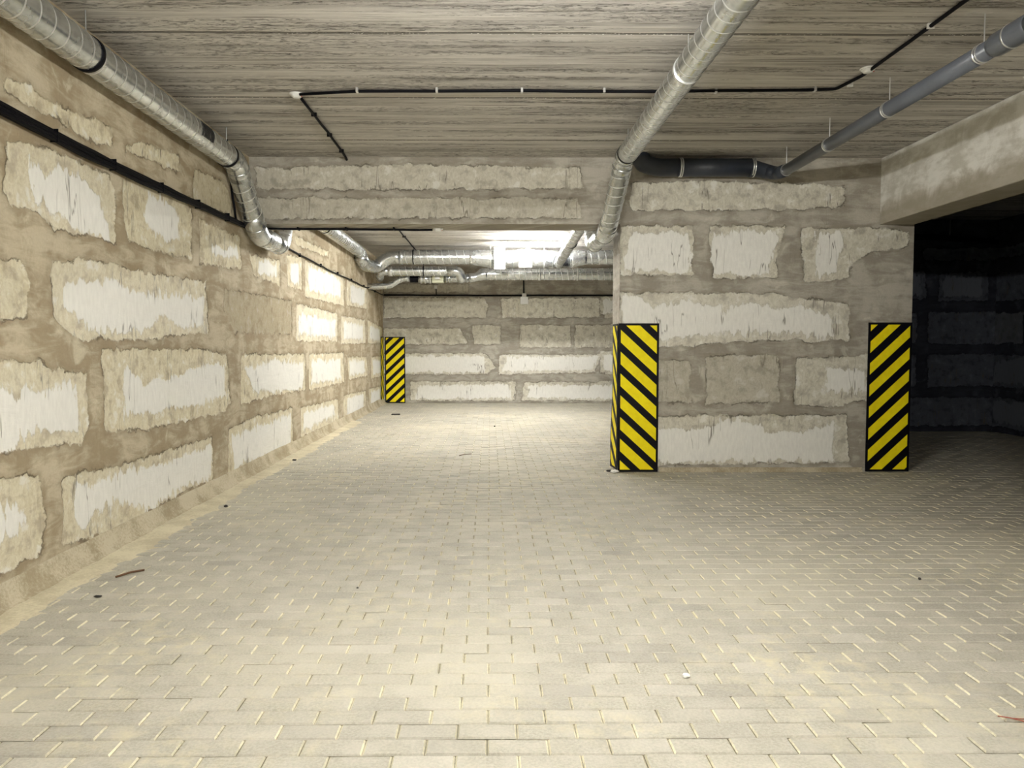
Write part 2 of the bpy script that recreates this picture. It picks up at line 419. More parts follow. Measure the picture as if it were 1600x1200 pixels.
M = {}
M['wall_warm'] = wall_material('block_wall_left', (0.360, 0.290, 0.190), (0.56, 0.49, 0.36), (0.60, 0.53, 0.36), (0.76, 0.71, 0.55), (0.86, 0.85, 0.80), (0.28, 0.22, 0.14))
M['wall_grey'] = wall_material('block_wall_pier', (0.325, 0.295, 0.245), (0.50, 0.47, 0.405), (0.56, 0.53, 0.43), (0.73, 0.705, 0.61), (0.88, 0.87, 0.82), (0.25, 0.22, 0.17))
M['wall_shaded'] = wall_material('block_wall_side_room_shaded', (0.035, 0.038, 0.055), (0.06, 0.065, 0.09), (0.12, 0.13, 0.16), (0.15, 0.16, 0.20), (0.22, 0.235, 0.28), (0.025, 0.026, 0.04))  # gloom of the unlit room put into these block colours

def ceiling_material():
    n = NT('board_marked_concrete')
    p = n.coord()
    s1 = n.noise(n.map(p, (0.35, 9, 1)), 1.0, 6, 0.62, 0.3)
    s2 = n.noise(n.map(p, (1.1, 34, 1)), 1.0, 5, 0.65, 0.4)
    s3 = n.noise(n.map(p, (11, 70, 1)), 1.0, 5, 0.75, 1.2)
    base = n.mix(n.step(s1, 0.36, 0.64), (0.335, 0.315, 0.290), (0.64, 0.615, 0.575))
    base = n.mix(n.step(s2, 0.40, 0.66, 0, 0.60), base, (0.68, 0.65, 0.59))
    base = n.mix(n.step(s2, 0.44, 0.34, 0, 0.75), base, (0.15, 0.125, 0.10))
    holes = n.mul(n.step(s3, 0.47, 0.40), n.step(n.noise(n.map(p, (0.35, 8, 1), (0, 3, 0)), 1.0, 3, 0.5), 0.46, 0.56))
    pale = n.mul(n.step(s3, 0.54, 0.62), n.step(n.noise(n.map(p, (0.35, 6, 1), (0, 7, 0)), 1.0, 3, 0.5), 0.46, 0.56))
    base = n.mix(n.mul(holes, 0.85), base, (0.07, 0.06, 0.05))
    base = n.mix(n.mul(pale, 0.5), base, (0.78, 0.75, 0.69))
    patch = n.noise(p, 1.3, 4, 0.55)
    base = n.mix(n.step(patch, 0.4, 0.7, 0, 0.30), base, (0.62, 0.59, 0.53))
    # joints between the planks, every 1.2 m
    y = n.sep(p)[1]
    w = n.add(y, n.mul(n.sub(n.noise(n.map(p, (3, 1, 1)), 1.0, 3), 0.5), 0.03))
    f = n.math('PINGPONG', n.sub(w, 4.72), 0.6)
    jd = n.step(f, 0.022, 0.008)
    jl = n.mul(n.step(f, 0.014, 0.024), n.step(f, 0.045, 0.030))
    base = n.mix(n.mul(jl, 0.45), base, (0.66, 0.62, 0.54))
    base = n.mix(n.mul(jd, 0.7), base, (0.10, 0.085, 0.07))
    speck = n.mul(n.step(n.vor(n.map(p, (38, 60, 1)), 1.0), 0.28, 0.18), n.mul(jd, n.step(n.noise(n.map(p, (1.2, 1, 1)), 1.0, 2), 0.42, 0.5)))
    base = n.mix(speck, base, (0.9, 0.88, 0.82))
    n.set(Base_Color=base, Roughness=0.92)
    n.b.inputs['Specular IOR Level'].default_value = 0.2
    h = n.add(n.mul(s1, 0.8), n.mul(s2, 0.7)); h = n.sub(h, n.mul(holes, 0.35)); h = n.sub(h, n.mul(jd, 0.8))
    n.bump(h, 0.015, 0.9)
    return n.m
M['ceiling'] = ceiling_material()

def plaster(name, a, b, scale=3.0):
    n = NT(name)
    p = n.coord()
    f1 = n.noise(p, scale, 6, 0.6, 0.6); f2 = n.noise(n.map(p, (1, 1, 3)), scale * 2.2, 5, 0.6)
    c = n.mix(n.step(n.add(n.mul(f1, .6), n.mul(f2, .4)), 0.40, 0.60), a, b)
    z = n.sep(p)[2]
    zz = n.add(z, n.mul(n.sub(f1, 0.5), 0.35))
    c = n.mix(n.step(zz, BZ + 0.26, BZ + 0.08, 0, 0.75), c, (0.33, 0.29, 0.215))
    n.set(Base_Color=c, Roughness=0.9); n.b.inputs['Specular IOR Level'].default_value = 0.2
    n.bump(n.add(f1, n.mul(n.noise(p, 50, 3), 0.15)), 0.01, 0.8)
    return n.m
M['plaster'] = plaster('beam_plaster', (0.62, 0.60, 0.54), (0.86, 0.85, 0.81))

def paver_material():
    n = NT('concrete_pavers')
    p = n.coord(); t = n.attr('tone')
    sp = n.noise(p, 90, 4, 0.7); cl = n.noise(p, 7, 5, 0.6)
    c = n.mix(n.step(sp, 0.3, 0.7), (0.34, 0.320, 0.262), (0.475, 0.450, 0.375))
    c = n.mix(n.step(cl, 0.4, 0.65, 0, 0.35), c, (0.56, 0.53, 0.455))
    c = n.mix(n.step(t, 0.3, 1.0, 0, 0.22), c, (0.64, 0.61, 0.54))
    c = n.mix(n.step(t, 0.3, -0.6, 0, 0.28), c, (0.25, 0.235, 0.215))
    # yellow sand swept into patches
    pz = n.noise(p, 1.1, 4, 0.55, 0.4); pf = n.noise(n.map(p, (1, 1, 1), (4, 4, 0)), 11, 6, 0.68)
    sand = n.mul(n.step(pz, 0.46, 0.66), n.step(pf, 0.42, 0.70))
    c = n.mix(n.mul(sand, 0.65), c, (0.62, 0.565, 0.385))
    dust = n.step(n.noise(n.map(p, (1, 1, 1), (9, 0, 0)), 0.8, 3), 0.45, 0.70, 0, 0.35)
    c = n.mix(dust, c, (0.60, 0.565, 0.45))
    n.set(Base_Color=c, Roughness=0.82); n.b.inputs['Specular IOR Level'].default_value = 0.3
    n.bump(n.add(n.mul(sp, 0.5), cl), 0.002, 0.6)
    return n.m
M['paver'] = paver_material()

def sand_material(name, a, b):
    n = NT(name); p = n.coord()
    f = n.noise(p, 60, 5, 0.7); g = n.noise(p, 3.5, 5, 0.6)
    c = n.mix(n.step(n.add(n.mul(f, .4), n.mul(g, .6)), 0.40, 0.60), a, b)
    n.set(Base_Color=c, Roughness=0.95); n.b.inputs['Specular IOR Level'].default_value = 0.15
    n.bump(f, 0.004, 0.7)
    return n.m
M['joint'] = sand_material('joint_sand', (0.20, 0.18, 0.13), (0.50, 0.45, 0.32))
M['chamfer'] = sand_material('sandy_chamfer', (0.50, 0.465, 0.35), (0.78, 0.73, 0.54))
M['sand'] = sand_material('yellow_sand', (0.52, 0.465, 0.33), (0.68, 0.625, 0.46))
M['mortar_base'] = sand_material('base_mortar', (0.36, 0.30, 0.20), (0.56, 0.50, 0.37))

def galvanized(name='galvanized_steel'):
    n = NT(name); p = n.coord()
    f = n.vor(p, 26, 'F1'); g = n.noise(p, 5, 4, 0.6)
    c = n.mix(n.step(f, 0.1, 0.7), (0.56, 0.585, 0.60), (0.66, 0.685, 0.70))
    sm = n.attr('seam')
    c = n.mix(n.mul(sm, 0.9), c, (0.93, 0.94, 0.94))
    n.set(Base_Color=c, Metallic=0.95, Roughness=n.add(n.step(g, 0.3, 0.7, 0.22, 0.30), n.mul(sm, 0.22)))
    return n.m
M['steel'] = galvanized()
M['steel_dark'] = simple('zinc_fitting', (0.42, 0.43, 0.42), 0.45, 0.85, 0.1, 12)
M['bright_steel'] = simple('bright_zinc_ring', (0.85, 0.86, 0.86), 0.28, 0.9)
M['rubber'] = simple('black_rubber', (0.012, 0.013, 0.016), 0.55)
M['cable'] = simple('black_cable', (0.005, 0.0055, 0.008), 0.6)
for k_ in ('rubber', 'cable'):
    M[k_].node_tree.nodes['Principled BSDF'].inputs['Specular IOR Level'].default_value = 0.12
    M[k_].node_tree.nodes['Principled BSDF'].inputs['Base Color'].default_value = (0.003, 0.003, 0.005, 1)
M['pvc'] = simple('grey_pvc', (0.105, 0.115, 0.135), 0.33, 0, 0.08, 3)
M['pvc_black'] = simple('dark_pipe_insulation', (0.030, 0.036, 0.050), 0.45, 0, 0.1, 6)
M['white'] = simple('white_plastic', (0.80, 0.80, 0.77), 0.35)
M['white_metal'] = simple('white_painted_metal', (0.85, 0.86, 0.85), 0.4)
M['box_yellow'] = simple('pale_fitting', (0.55, 0.55, 0.40), 0.5, 0.2)
M['red'] = simple('red_dot', (0.5, 0.03, 0.02), 0.4)
M['grille_black'] = simple('grille_slots', (0.01, 0.01, 0.01), 0.6)

# ------------------------------------------------------------------ block walls
def poly_sdf(U, V, poly):
    P = np.array(poly, float); n = len(P)
    d = np.full(U.shape, 1e9); s = np.zeros(U.shape, bool)
    for i in range(n):
        a, b = P[i], P[(i + 1) % n]
        e = b - a; wu, wv = U - a[0], V - a[1]
        t = np.clip((wu * e[0] + wv * e[1]) / max(1e-9, e @ e), 0, 1)
        d = np.minimum(d, (wu - e[0] * t) ** 2 + (wv - e[1] * t) ** 2)
        c = (a[1] <= V) != (b[1] <= V)
        with np.errstate(divide='ignore', invalid='ignore'):
            xi = a[0] + (V - a[1]) / (e[1] if e[1] != 0 else 1e-12) * e[0]
        s ^= c & (U < xi)
    return np.where(s, 1, -1) * np.sqrt(d)

def random_blocks(u0, u1, rows=((0.06, 0.55), (0.66, 1.2), (1.33, 1.84), (1.97, 2.44), (2.58, 2.82)), seed=1, cores=True):
    r = random.Random(seed); out = []
    for z0, z1 in rows:
        u = u0 - r.uniform(0, 1.2)
        while u < u1:
            L = r.choice((0.8, 1.1, 1.9, 2.2))
            a, b = max(u, u0 - 0.1), min(u + L, u1 + 0.1)
            if b - a > 0.25:
                o = [(a + r.uniform(0, .04), z0 + r.uniform(0, .05)), (b - r.uniform(0, .04), z0 + r.uniform(0, .05)),
                     (b - r.uniform(0, .04), z1 - r.uniform(0, .05)), (a + r.uniform(0, .04), z1 - r.uniform(0, .05))]
                k = 0.08
                c = [(a + .1, z0 + k), (b - .1, z0 + k), (b - .1, z1 - k), (a + .1, z1 - k)] if cores and z1 - z0 > .3 and b - a > .5 and r.random() < .7 else []
                out.append((r.uniform(-.3, .6), o, c))
            u += L + 0.14
    return out

def block_wall(name, mat, u0, u1, z0, z1, place, depth, blocks, step=0.025, disp=0.006, label=None):
    """grid face in wall coordinates (u along, z up), backed by a solid slab.
    place(u, z, d) gives the world point; d > 0 goes into the wall"""
    nu = max(2, int(round((u1 - u0) / step)) + 1); nv = max(2, int(round((z1 - z0) / step)) + 1)
    U, V = np.meshgrid(np.linspace(u0, u1, nu), np.linspace(z0, z1, nv), indexing='ij')
    so = np.full(U.shape, -0.35); sc = np.full(U.shape, -0.35); tone = np.zeros(U.shape); best = np.full(U.shape, -9.0)
    for t, o, c in blocks:
        oo = np.array(o)
        m = (U > oo[:, 0].min() - .4) & (U < oo[:, 0].max() + .4) & (V > oo[:, 1].min() - .4) & (V < oo[:, 1].max() + .4)
        if not m.any(): continue
        d = poly_sdf(U[m], V[m], o)
        tone[m] = np.where(d > best[m], t, tone[m]); best[m] = np.maximum(best[m], d)
        so[m] = np.maximum(so[m], d)
        if c: sc[m] = np.maximum(sc[m], poly_sdf(U[m], V[m], c))
    rr = np.random.RandomState(3)
    # gentle unevenness of the trowelled surface plus blocks standing slightly back
    wav = sum(a * np.sin(f1 * U + p1) * np.sin(f2 * V + p2) for a, f1, f2, p1, p2 in
              [(.0025, 3.1, 4.7, .3, 1.), (.0018, 7.3, 9.1, 2., .4), (.0012, 14., 17., 1.2, 2.2)])
    dd = wav + disp * np.clip((so + .02) / .05, 0, 1)
    edge = np.minimum.reduce([U - u0, u1 - U, V - z0, z1 - V]); dd = dd * np.clip(edge / .03, 0, 1)
    P = np.array(place(U, V, dd)); P = np.moveaxis(np.broadcast_arrays(*P), 0, -1) if isinstance(P, tuple) else np.moveaxis(P, 0, -1)
    verts = P.reshape(-1, 3)
    i = np.arange(nu - 1)[:, None] * nv; k = np.arange(nv - 1)[None, :]
    F = np.stack([i + k, i + nv + k, i + nv + k + 1, i + k + 1], -1).reshape(-1, 4).tolist()
    nb = len(verts)
    c8 = []
    for d in (0.0, depth):
        for (a, b) in ((u0, z0), (u1, z0), (u1, z1), (u0, z1)):
            c8.append([float(np.asarray(q)) for q in place(np.float64(a), np.float64(b), np.float64(d))])
    # side quads get their own vertices so the attributes stay clean
    quads = [(0, 1, 5, 4), (1, 2, 6, 5), (2, 3, 7, 6), (3, 0, 4, 7), (4, 5, 6, 7)]
    extra, ef = [], []
    for q in quads:
        ef.append([nb + len(extra) + j for j in range(4)]); extra += [c8[j] for j in q]
    verts = np.vstack([verts, np.array(extra)])
    ex = np.array(extra)
    wuv = np.vstack([np.stack([U.ravel(), V.ravel(), np.zeros(U.size)], -1), np.stack([ex[:, 0] + ex[:, 1], ex[:, 2], np.zeros(len(ex))], -1)])
    pad = np.full(len(ex), -0.35)
    me = mesh_np(name, verts, F + ef, {'wuv': wuv, 'so': np.r_[so.ravel(), pad], 'sc': np.r_[sc.ravel(), pad], 'tone': np.r_[tone.ravel(), pad * 0]})
    # face orientation
    bm = bmesh.new(); bm.from_mesh(me); bmesh.ops.recalc_face_normals(bm, faces=bm.faces); bm.to_mesh(me); bm.free()
    o = link(name, me, mat)
    me.polygons.foreach_set('use_smooth', [True] * (len(F)) + [False] * len(ef))
    return tag(o, label, 'wall', kind='structure')

near = random_blocks(Y0, 3.25, seed=4)
block_wall('wall_left', M['wall_warm'], Y0, YB, 0, CZ, lambda u, z, d: (XL - d, u, z), 0.35, near + LEFT_BLOCKS, 0.025,
           label='long left wall of pale concrete blocks with smeared tan mortar')
block_wall('wall_center', M['wall_grey'], PX0, PX1, 0, CZ, lambda u, z, d: (u, YF + d, z), YK - YF, PIER_BLOCKS, 0.02,
           label='grey concrete block pier wall between the open bay and the dark side room')
block_wall('trim_1', M['wall_grey'], XL, PX0, BZ, CZ, lambda u, z, d: (u, YF + d, z), YK - YF, BEAM_BLOCKS, 0.02,
           label='concrete beam crossing the ceiling from the left wall to the pier')
block_wall('wall_back', M['wall_grey'], XL, PX1, 0, CZ, lambda u, z, d: (u, YB + d, z), 0.3, FAR_BLOCKS + random_blocks(2.6, PX1 - .14, seed=9), 0.03,
           label='far end wall of grey concrete blocks behind the ducts')
block_wall('wall_side_room_back', M['wall_shaded'], PX1, DX, 0, CZ, lambda u, z, d: (u, DY + d, z), 0.25, random_blocks(PX1, DX, seed=12), 0.04,
           label='block wall at the back of the unlit side room, shade put into its colour')
block_wall('wall_side_room_right', M['wall_shaded'], YF - 4, DY + .25, 0, CZ, lambda u, z, d: (DX + d, u, z), 0.25, random_blocks(YF - 4, DY, seed=13), 0.04,
           label='block wall on the right of the unlit side room, shade put into its colour')
def struct_box(name, a, b, mat, label, cat, bevel=0.0):
    o = link(name, box_mesh(a, b, bevel), mat)
    return tag(o, label, cat, kind='structure')
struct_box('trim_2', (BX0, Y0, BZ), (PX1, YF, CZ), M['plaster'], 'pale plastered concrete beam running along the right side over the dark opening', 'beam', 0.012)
struct_box('wall_right_light_block', (BX0, Y0, 0), (PX1, 5.2, BZ), M['plaster'], 'unseen wall added under the right beam to keep light out of the side room', 'wall')  # added out of view to cut the lamp light reaching the side room
struct_box('wall_divider', (PX1 - .14, YK, 0), (PX1, YB, CZ), M['wall_shaded'], 'wall dividing the far bay from the unlit side room', 'wall')
struct_box('wall_side_room_front', (PX1, YF - 4.25, 0), (DX + .25, YF - 4, CZ), M['wall_shaded'], 'wall closing the side room behind the right beam', 'wall')
struct_box('wall_front', (XL - .35, Y0 - .25, 0), (PX1, Y0, CZ), M['plaster'], 'wall behind the camera', 'wall')
struct_box('ceiling', (XL - .35, Y0 - .25, CZ), (DX + .3, YB + .3, CZ + .25), M['ceiling'], 'striated grey-brown concrete plank ceiling', 'ceiling')

# ------------------------------------------------------------------ floor: concrete pavers, each a raised chamfered block in one paved surface
def build_floor():
    V, F, MI, tone = [], [], [], []
    W, D, g, ch, hz = 0.2, 0.1, 0.0035, 0.0048, 0.0055
    rows = int((YB - Y0) / D) + 2
    def region(x, y):
        if y < 7.9: return x < (PX1 if y < 3.9 else DX)
        return x < DX if y < DY else x < PX1
    for r in range(rows):
        y = 2.446 + (r - 57) * D
        if y + D > YB + .02 or y < Y0 - .1: continue
        off = 0.1 if (r % 2) else 0.0
        nx = int((DX - XL) / W) + 3
        jig = rnd.uniform(-.004, .004)
        for c in range(-1, nx):
            x = XL - 0.26 + off + c * W + 0.083 + jig
            if x + W < XL or not region(x + W / 2, y + D / 2): continue
            x0, x1 = x + g / 2, x + W - g / 2
            y0, y1 = y + g * .8, y + D - g * .8
            dz = rnd.uniform(-.0012, .0012); tx, ty = rnd.uniform(-.0012, .0012), rnd.uniform(-.0012, .0012)
            b = len(V); rot = rnd.uniform(-.006, .006)
            for (px, py) in ((x0, y0), (x1, y0), (x1, y1), (x0, y1)):
                V.append((px, py - rot * (px - x0) * .3, dz - hz))
            for (px, py, sx, sy) in ((x0 + ch, y0 + ch, -1, -1), (x1 - ch, y0 + ch, 1, -1), (x1 - ch, y1 - ch, 1, 1), (x0 + ch, y1 - ch, -1, 1)):
                V.append((px, py - rot * (px - x0) * .3, dz + tx * sx + ty * sy))
            F.append((b + 4, b + 5, b + 6, b + 7))
            for k in range(4):
                k2 = (k + 1) % 4
                F.append((b + k, b + k2, b + 4 + k2, b + 4 + k))
            MI += [0, 0, 2, 0, 2]
            t = max(-1, min(1, rnd.gauss(0.2, .35))); tone += [t] * 8
    zj = -0.0090
    for (a, b, c, d) in ((XL - .3, Y0 - .2, PX1 + .2, YB + .2), (PX1 + .2, 3.5, DX + .2, DY + .2)):
        n = len(V); V += [(a, b, zj), (c, b, zj), (c, d, zj), (a, d, zj)]; tone += [0] * 4
        F.append((n, n + 1, n + 2, n + 3)); MI.append(1)
    n = len(V); zb = -0.15
    a, b, c, d = XL - .3, Y0 - .2, DX + .2, YB + .2
    V += [(a, b, zb), (c, b, zb), (c, d, zb), (a, d, zb)]; tone += [0] * 4; F.append((n + 3, n + 2, n + 1, n)); MI.append(1)
    me = mesh_np('floor', V, F, {'tone': tone}, MI)
    o = link('floor', me, [M['paver'], M['joint'], M['chamfer']])
    return tag(o, 'floor of grey rectangular concrete pavers with sandy joints', 'floor', kind='structure')
build_floor()

# mortar fillet and sand along the foot of the left wall
def strip(name, u0, u1, prof, mat, label, cat, kind, seed, wob, step=0.03, axis='left'):
    r = np.random.RandomState(seed)
    n = int((u1 - u0) / step) + 1
    u = np.linspace(u0, u1, n)
    w = sum(np.sin(u * f + r.uniform(0, 6)) * a for f, a in ((1.7, .30), (4.3, .25), (11., .2), (27., .15), (61., .12)))
    V = []
    for i in range(n):
        for k, (d, z) in enumerate(prof):
            s = 1 + wob * w[i] * (k / (len(prof) - 1))
            V.append((XL + d * s, u[i], z) if axis == 'left' else (u[i], YF - d * s, z))
    m = len(prof); F = []
    for i in range(n - 1):
        for k in range(m - 1):
            F.append((i * m + k, i * m + k + 1, (i + 1) * m + k + 1, (i + 1) * m + k))
    me = mesh_np(name, V, F)
    bm = bmesh.new(); bm.from_mesh(me)
    bmesh.ops.recalc_face_normals(bm, faces=bm.faces); bm.to_mesh(me); bm.free()
    o = link(name, me, mat, smooth=True)
    return tag(o, label, cat, kind=kind)
strip('baseboard_left', Y0, YB, [(-.01, .13), (.008, .12), (.022, .06), (.05, .018), (.085, .004), (.10, -.006)], M['mortar_base'], 'rough tan mortar fillet along the foot of the left wall', 'mortar skirting', 'structure', 5, .35)
strip('sand_drift', Y0, 13.0, [(.03, .012), (.09, .010), (.15, .005), (.20, .0022), (.25, -.003), (.27, -.008)], M['sand'], 'pale yellow sand drifted along the foot of the left wall', 'sand', 'stuff', 8, .40)
strip('baseboard_center', PX0 + .42, 3.86, [(-.01, .05), (.006, .045), (.014, .02), (.03, .003), (.04, -.006)], M['mortar_base'], 'thin mortar line along the foot of the pier wall', 'mortar skirting', 'structure', 6, .4, axis='pier')

# ------------------------------------------------------------------ lamps
def lamp(c, L, ax, strength, tint, label):
    t = thing('ceiling_lamp', (c[0], c[1], CZ if ax == 'x' else CZ), label, 'lamp')
    h = L / 2; w = 0.045
    a = (c[0] - (h if ax == 'x' else w), c[1] - (w if ax == 'x' else h), c[2] + 0.012)
    b = (c[0] + (h if ax == 'x' else w), c[1] + (w if ax == 'x' else h), c[2] + 0.055)
    link('housing', box_mesh(a, b, 0.006), M['white_metal'], t)
    em = simple('lit_tube', (1, 1, 1), 0.4, emit=tint, strength=strength)
    e = Vector((h - .03, 0, 0)) if ax == 'x' else Vector((0, h - .03, 0))
    C = Vector((c[0], c[1], c[2] - 0.008))
    link('lit_tube', tube_mesh([C - e, C + e], 0.018, 12), em, t, True)
    for s in (-1, 1):
        q = C + e * (0.75 * s); 
        if CZ - b[2] > 0.02:
            link('hanger_rod', tube_mesh([(q.x, q.y, b[2] - .002), (q.x, q.y, CZ)], 0.005, 8), M['steel_dark'], t)
    for s in (-1, 1):
        q = C + e * (1.0 * s)
        d = e.normalized() * 0.012
        link('end_cap', tube_mesh([q - d, q + d], 0.024, 12), M['white'], t)
for L_ in LAMPS: lamp(*L_)

# ------------------------------------------------------------------ ducts
def clamp(parent, p, d, r, mat, w=0.03, rod=True, rodmat=None, name='clamp', extra=0.006):
    p = Vector(p); d = Vector(d).normalized()
    c = link(name, tube_mesh([p - d * w / 2, p + d * w / 2], r + extra, 40), mat, parent, True)
    try: c.data.polygons[-1].use_smooth = False; c.data.polygons[-2].use_smooth = False
    except Exception: pass
    if rod:
        link('hanger_rod', tube_mesh([(p.x, p.y, p.z + r), (p.x, p.y, CZ)], 0.004, 8), rodmat or M['steel_dark'], c)
    return c

def elbow(parent, pts, r, R=0.12, collars=True, seg=40, mat=None):
    fp = fillet(pts, R, 5)
    o = link('elbow', tube_mesh(fp, r + 0.0025, seg), mat or M['steel'], parent, True)
    if collars:
        for i in (1, len(fp) - 2):
            a, b = Vector(fp[i]), Vector(fp[i + 1] if i == 1 else fp[i - 1])
            d = (b - a).normalized()
            link('collar', tube_mesh([a - d * .006, a + d * .006], r + 0.0075, seg), mat or M['steel'], o, True)
    return o

def section(parent, a, b, r, pitch=0.125, seg=48, per=20, ridge=0.0026):
    return link('duct_section', spiral_mesh(a, b, r, pitch, seg, per, ridge), M['steel'], parent, True)

# left wall duct, stepping down below the beam and up again
DXL, DZL, RL = -2.30, 2.97, 0.098
t = thing('ventilation_duct', (DXL, 3.0, CZ), 'silver spiral ventilation duct running along the top of the left wall, dipping under the beam', 'duct')
section(t, (DXL, Y0 + .05, DZL), (DXL, 6.78, DZL), RL)
elbow(t, [(DXL, 6.72, DZL), (DXL, 6.95, DZL), (DXL + .0, 7.08, DZL - .12)], RL, .12)
section(t, (DXL, 7.07, DZL - .11), (DXL, 7.42, 2.56), RL, .11)
elbow(t, [(DXL, 7.40, 2.58), (DXL, 7.60, 2.405), (DXL, 7.84, 2.405)], RL, .14)
section(t, (DXL, 7.82, 2.405), (DXL, 8.12, 2.405), RL, .15)
elbow(t, [(DXL, 8.10, 2.405), (DXL, 8.42, 2.405), (DXL, 8.52, 2.60)], RL, .14)
section(t, (DXL, 8.51, 2.58), (DXL, 8.66, 2.84), RL, .12)
elbow(t, [(DXL, 8.63, 2.80), (DXL, 8.72, DZL), (DXL, 8.98, DZL)], RL, .14)
section(t, (DXL, 8.95, DZL), (DXL, 13.62, DZL), RL, .125, 32, 16)
for y in (0.6, 4.42, 6.72, 10.6):
    clamp(t, (DXL, y, DZL), (0, 1, 0), RL, M['rubber'], 0.035)
# slotted grille let into the side of the duct
g = bmesh.new()
for k in range(7):
    a = math.radians(-8 + k * 9)
    for s in (-1, 1):
        pass
V, F = [], []
for k in range(8):
    yy = 5.93 + k * 0.030
    n0 = len(V)
    for a in np.radians(np.linspace(-28, 38, 9)):
        for (dy, rr) in ((-.009, RL + .002), (.009, RL + .002), (.009, RL + .0055), (-.009, RL + .0055)):
            V.append((DXL + rr * math.cos(a), yy + dy, DZL + rr * math.sin(a)))
    for i in range(8):
        for q in range(4):
            q2 = (q + 1) % 4
            F.append((n0 + i * 4 + q, n0 + i * 4 + q2, n0 + i * 4 + 4 + q2, n0 + i * 4 + 4 + q))
    F.append((n0, n0 + 1, n0 + 2, n0 + 3)); F.append((n0 + 35, n0 + 34, n0 + 33, n0 + 32))
g.free()
link('air_grille', mesh_np('grille', V, F), M['grille_black'], t)

# middle duct
DXM, DZM, RM = 1.22, 3.0, 0.087
t = thing('ventilation_duct', (DXM, 3.0, CZ), 'silver spiral ventilation duct down the middle of the ceiling, dropping beside the pier', 'duct')
section(t, (DXM, Y0 + .05, DZM), (DXM, 6.78, DZM), RM)
elbow(t, [(DXM, 6.72, DZM), (DXM, 6.93, DZM), (DXM - .01, 7.04, DZM - .12)], RM, .12)
section(t, (DXM - .01, 7.03, DZM - .11), (DXM - .05, 7.43, 2.50), RM, .10)
elbow(t, [(DXM - .05, 7.42, 2.52), (DXM - .06, 7.58, 2.42), (DXM - .07, 7.82, 2.42)], RM, .13)
section(t, (DXM - .07, 7.80, 2.42), (DXM - .07, 8.16, 2.42), RM, .15)
elbow(t, [(DXM - .07, 8.14, 2.42), (DXM - .07, 8.42, 2.42), (DXM - .07, 8.52, 2.62)], RM, .14)
section(t, (DXM - .07, 8.51, 2.60), (DXM - .05, 8.64, 2.80), RM, .12)
elbow(t, [(DXM - .05, 8.62, 2.77), (DXM - .05, 8.70, 2.90), (DXM - .04, 8.95, 2.90)], RM, .14)
section(t, (DXM - .04, 8.93, 2.90), (DXM + .08, 14.31, 2.86), RM, .125, 32, 16)
clamp(t, (DXM, 0.8, DZM), (0, 1, 0), RM, M['bright_steel'], 0.02, rodmat=M['bright_steel'])
clamp(t, (DXM, 4.72, DZM), (0, 1, 0), RM, M['bright_steel'], 0.014, rodmat=M['bright_steel'])
clamp(t, (DXM, 6.74, DZM), (0, 1, 0), RM, M['rubber'], 0.03)
clamp(t, (DXM + .03, 11.6, 2.88), (0, 1, 0), RM, M['rubber'], 0.03)

# far room: main cross duct
t = thing('cross_duct', (0.8, 14.5, CZ), 'large silver duct across the far bay with a wide middle section', 'duct')
R1, R2, YC, ZC = 0.134, 0.172, 14.5, 2.995
link('s_bend', tube_mesh(fillet([(-2.36, 13.60, 2.93), (-2.34, 13.98, 2.82), (-2.25, 14.22, 2.78), (-2.08, 14.42, 2.84), (-1.90, YC, ZC), (-1.66, YC, ZC)], .14, 6), [R1 * .72] + [R1 * .78] * 7 + [R1 * .9] * 7 + [R1] * 15, 36) if False else
     tube_mesh(fillet([(-2.30, 13.60, 2.90), (-2.30, 14.0, 2.80), (-2.16, YC, 2.80), (-1.92, YC, ZC), (-1.66, YC, ZC)], .16, 7), 0.12, 36), M['steel'], t, True)
section(t, (-1.70, YC, ZC), (-0.36, YC, ZC), R1, .14, 36, 16, .0026)
link('collar', tube_mesh([(-1.71, YC, ZC), (-1.65, YC, ZC)], R1 + .006, 36), M['steel'], t, True)
link('reducer', tube_mesh([(-0.38, YC, ZC), (-.34, YC, ZC), (0.02, YC, 2.965), (.06, YC, 2.965)], [R1 + .004, R1 + .004, R2, R2], 36), M['steel'], t, True)
link('silencer', tube_mesh([(0.05, YC, 2.965), (1.56, YC, 2.965)], R2 - .002, 40), M['steel'], t, True)
for x in (0.07, .42, .9, 1.2, 1.54):
    link('seam_ring', tube_mesh([(x - .008, YC, 2.965), (x + .008, YC, 2.965)], R2 + .004, 40), M['steel'], t, True)
link('reducer', tube_mesh([(1.55, YC, 2.965), (1.58, YC, 2.965), (1.80, YC, ZC), (1.84, YC, ZC)], [R2, R2, R1 + .004, R1 + .004], 36), M['steel'], t, True)
section(t, (1.82, YC, ZC), (PX1 - .02, YC, ZC), R1, .14, 36, 16, .0026)
for x in (-1.45, 0.02, 1.04, 2.4):
    c = clamp(t, (x, YC, ZC if x < 0 or x > 1.6 else 2.965), (1, 0, 0), R1 if x < 0 or x > 1.6 else R2, M['bright_steel'] if 0 < x < 2 else M['rubber'], 0.02, rodmat=M['white_metal'] if 0 < x < 2 else M['rubber'])

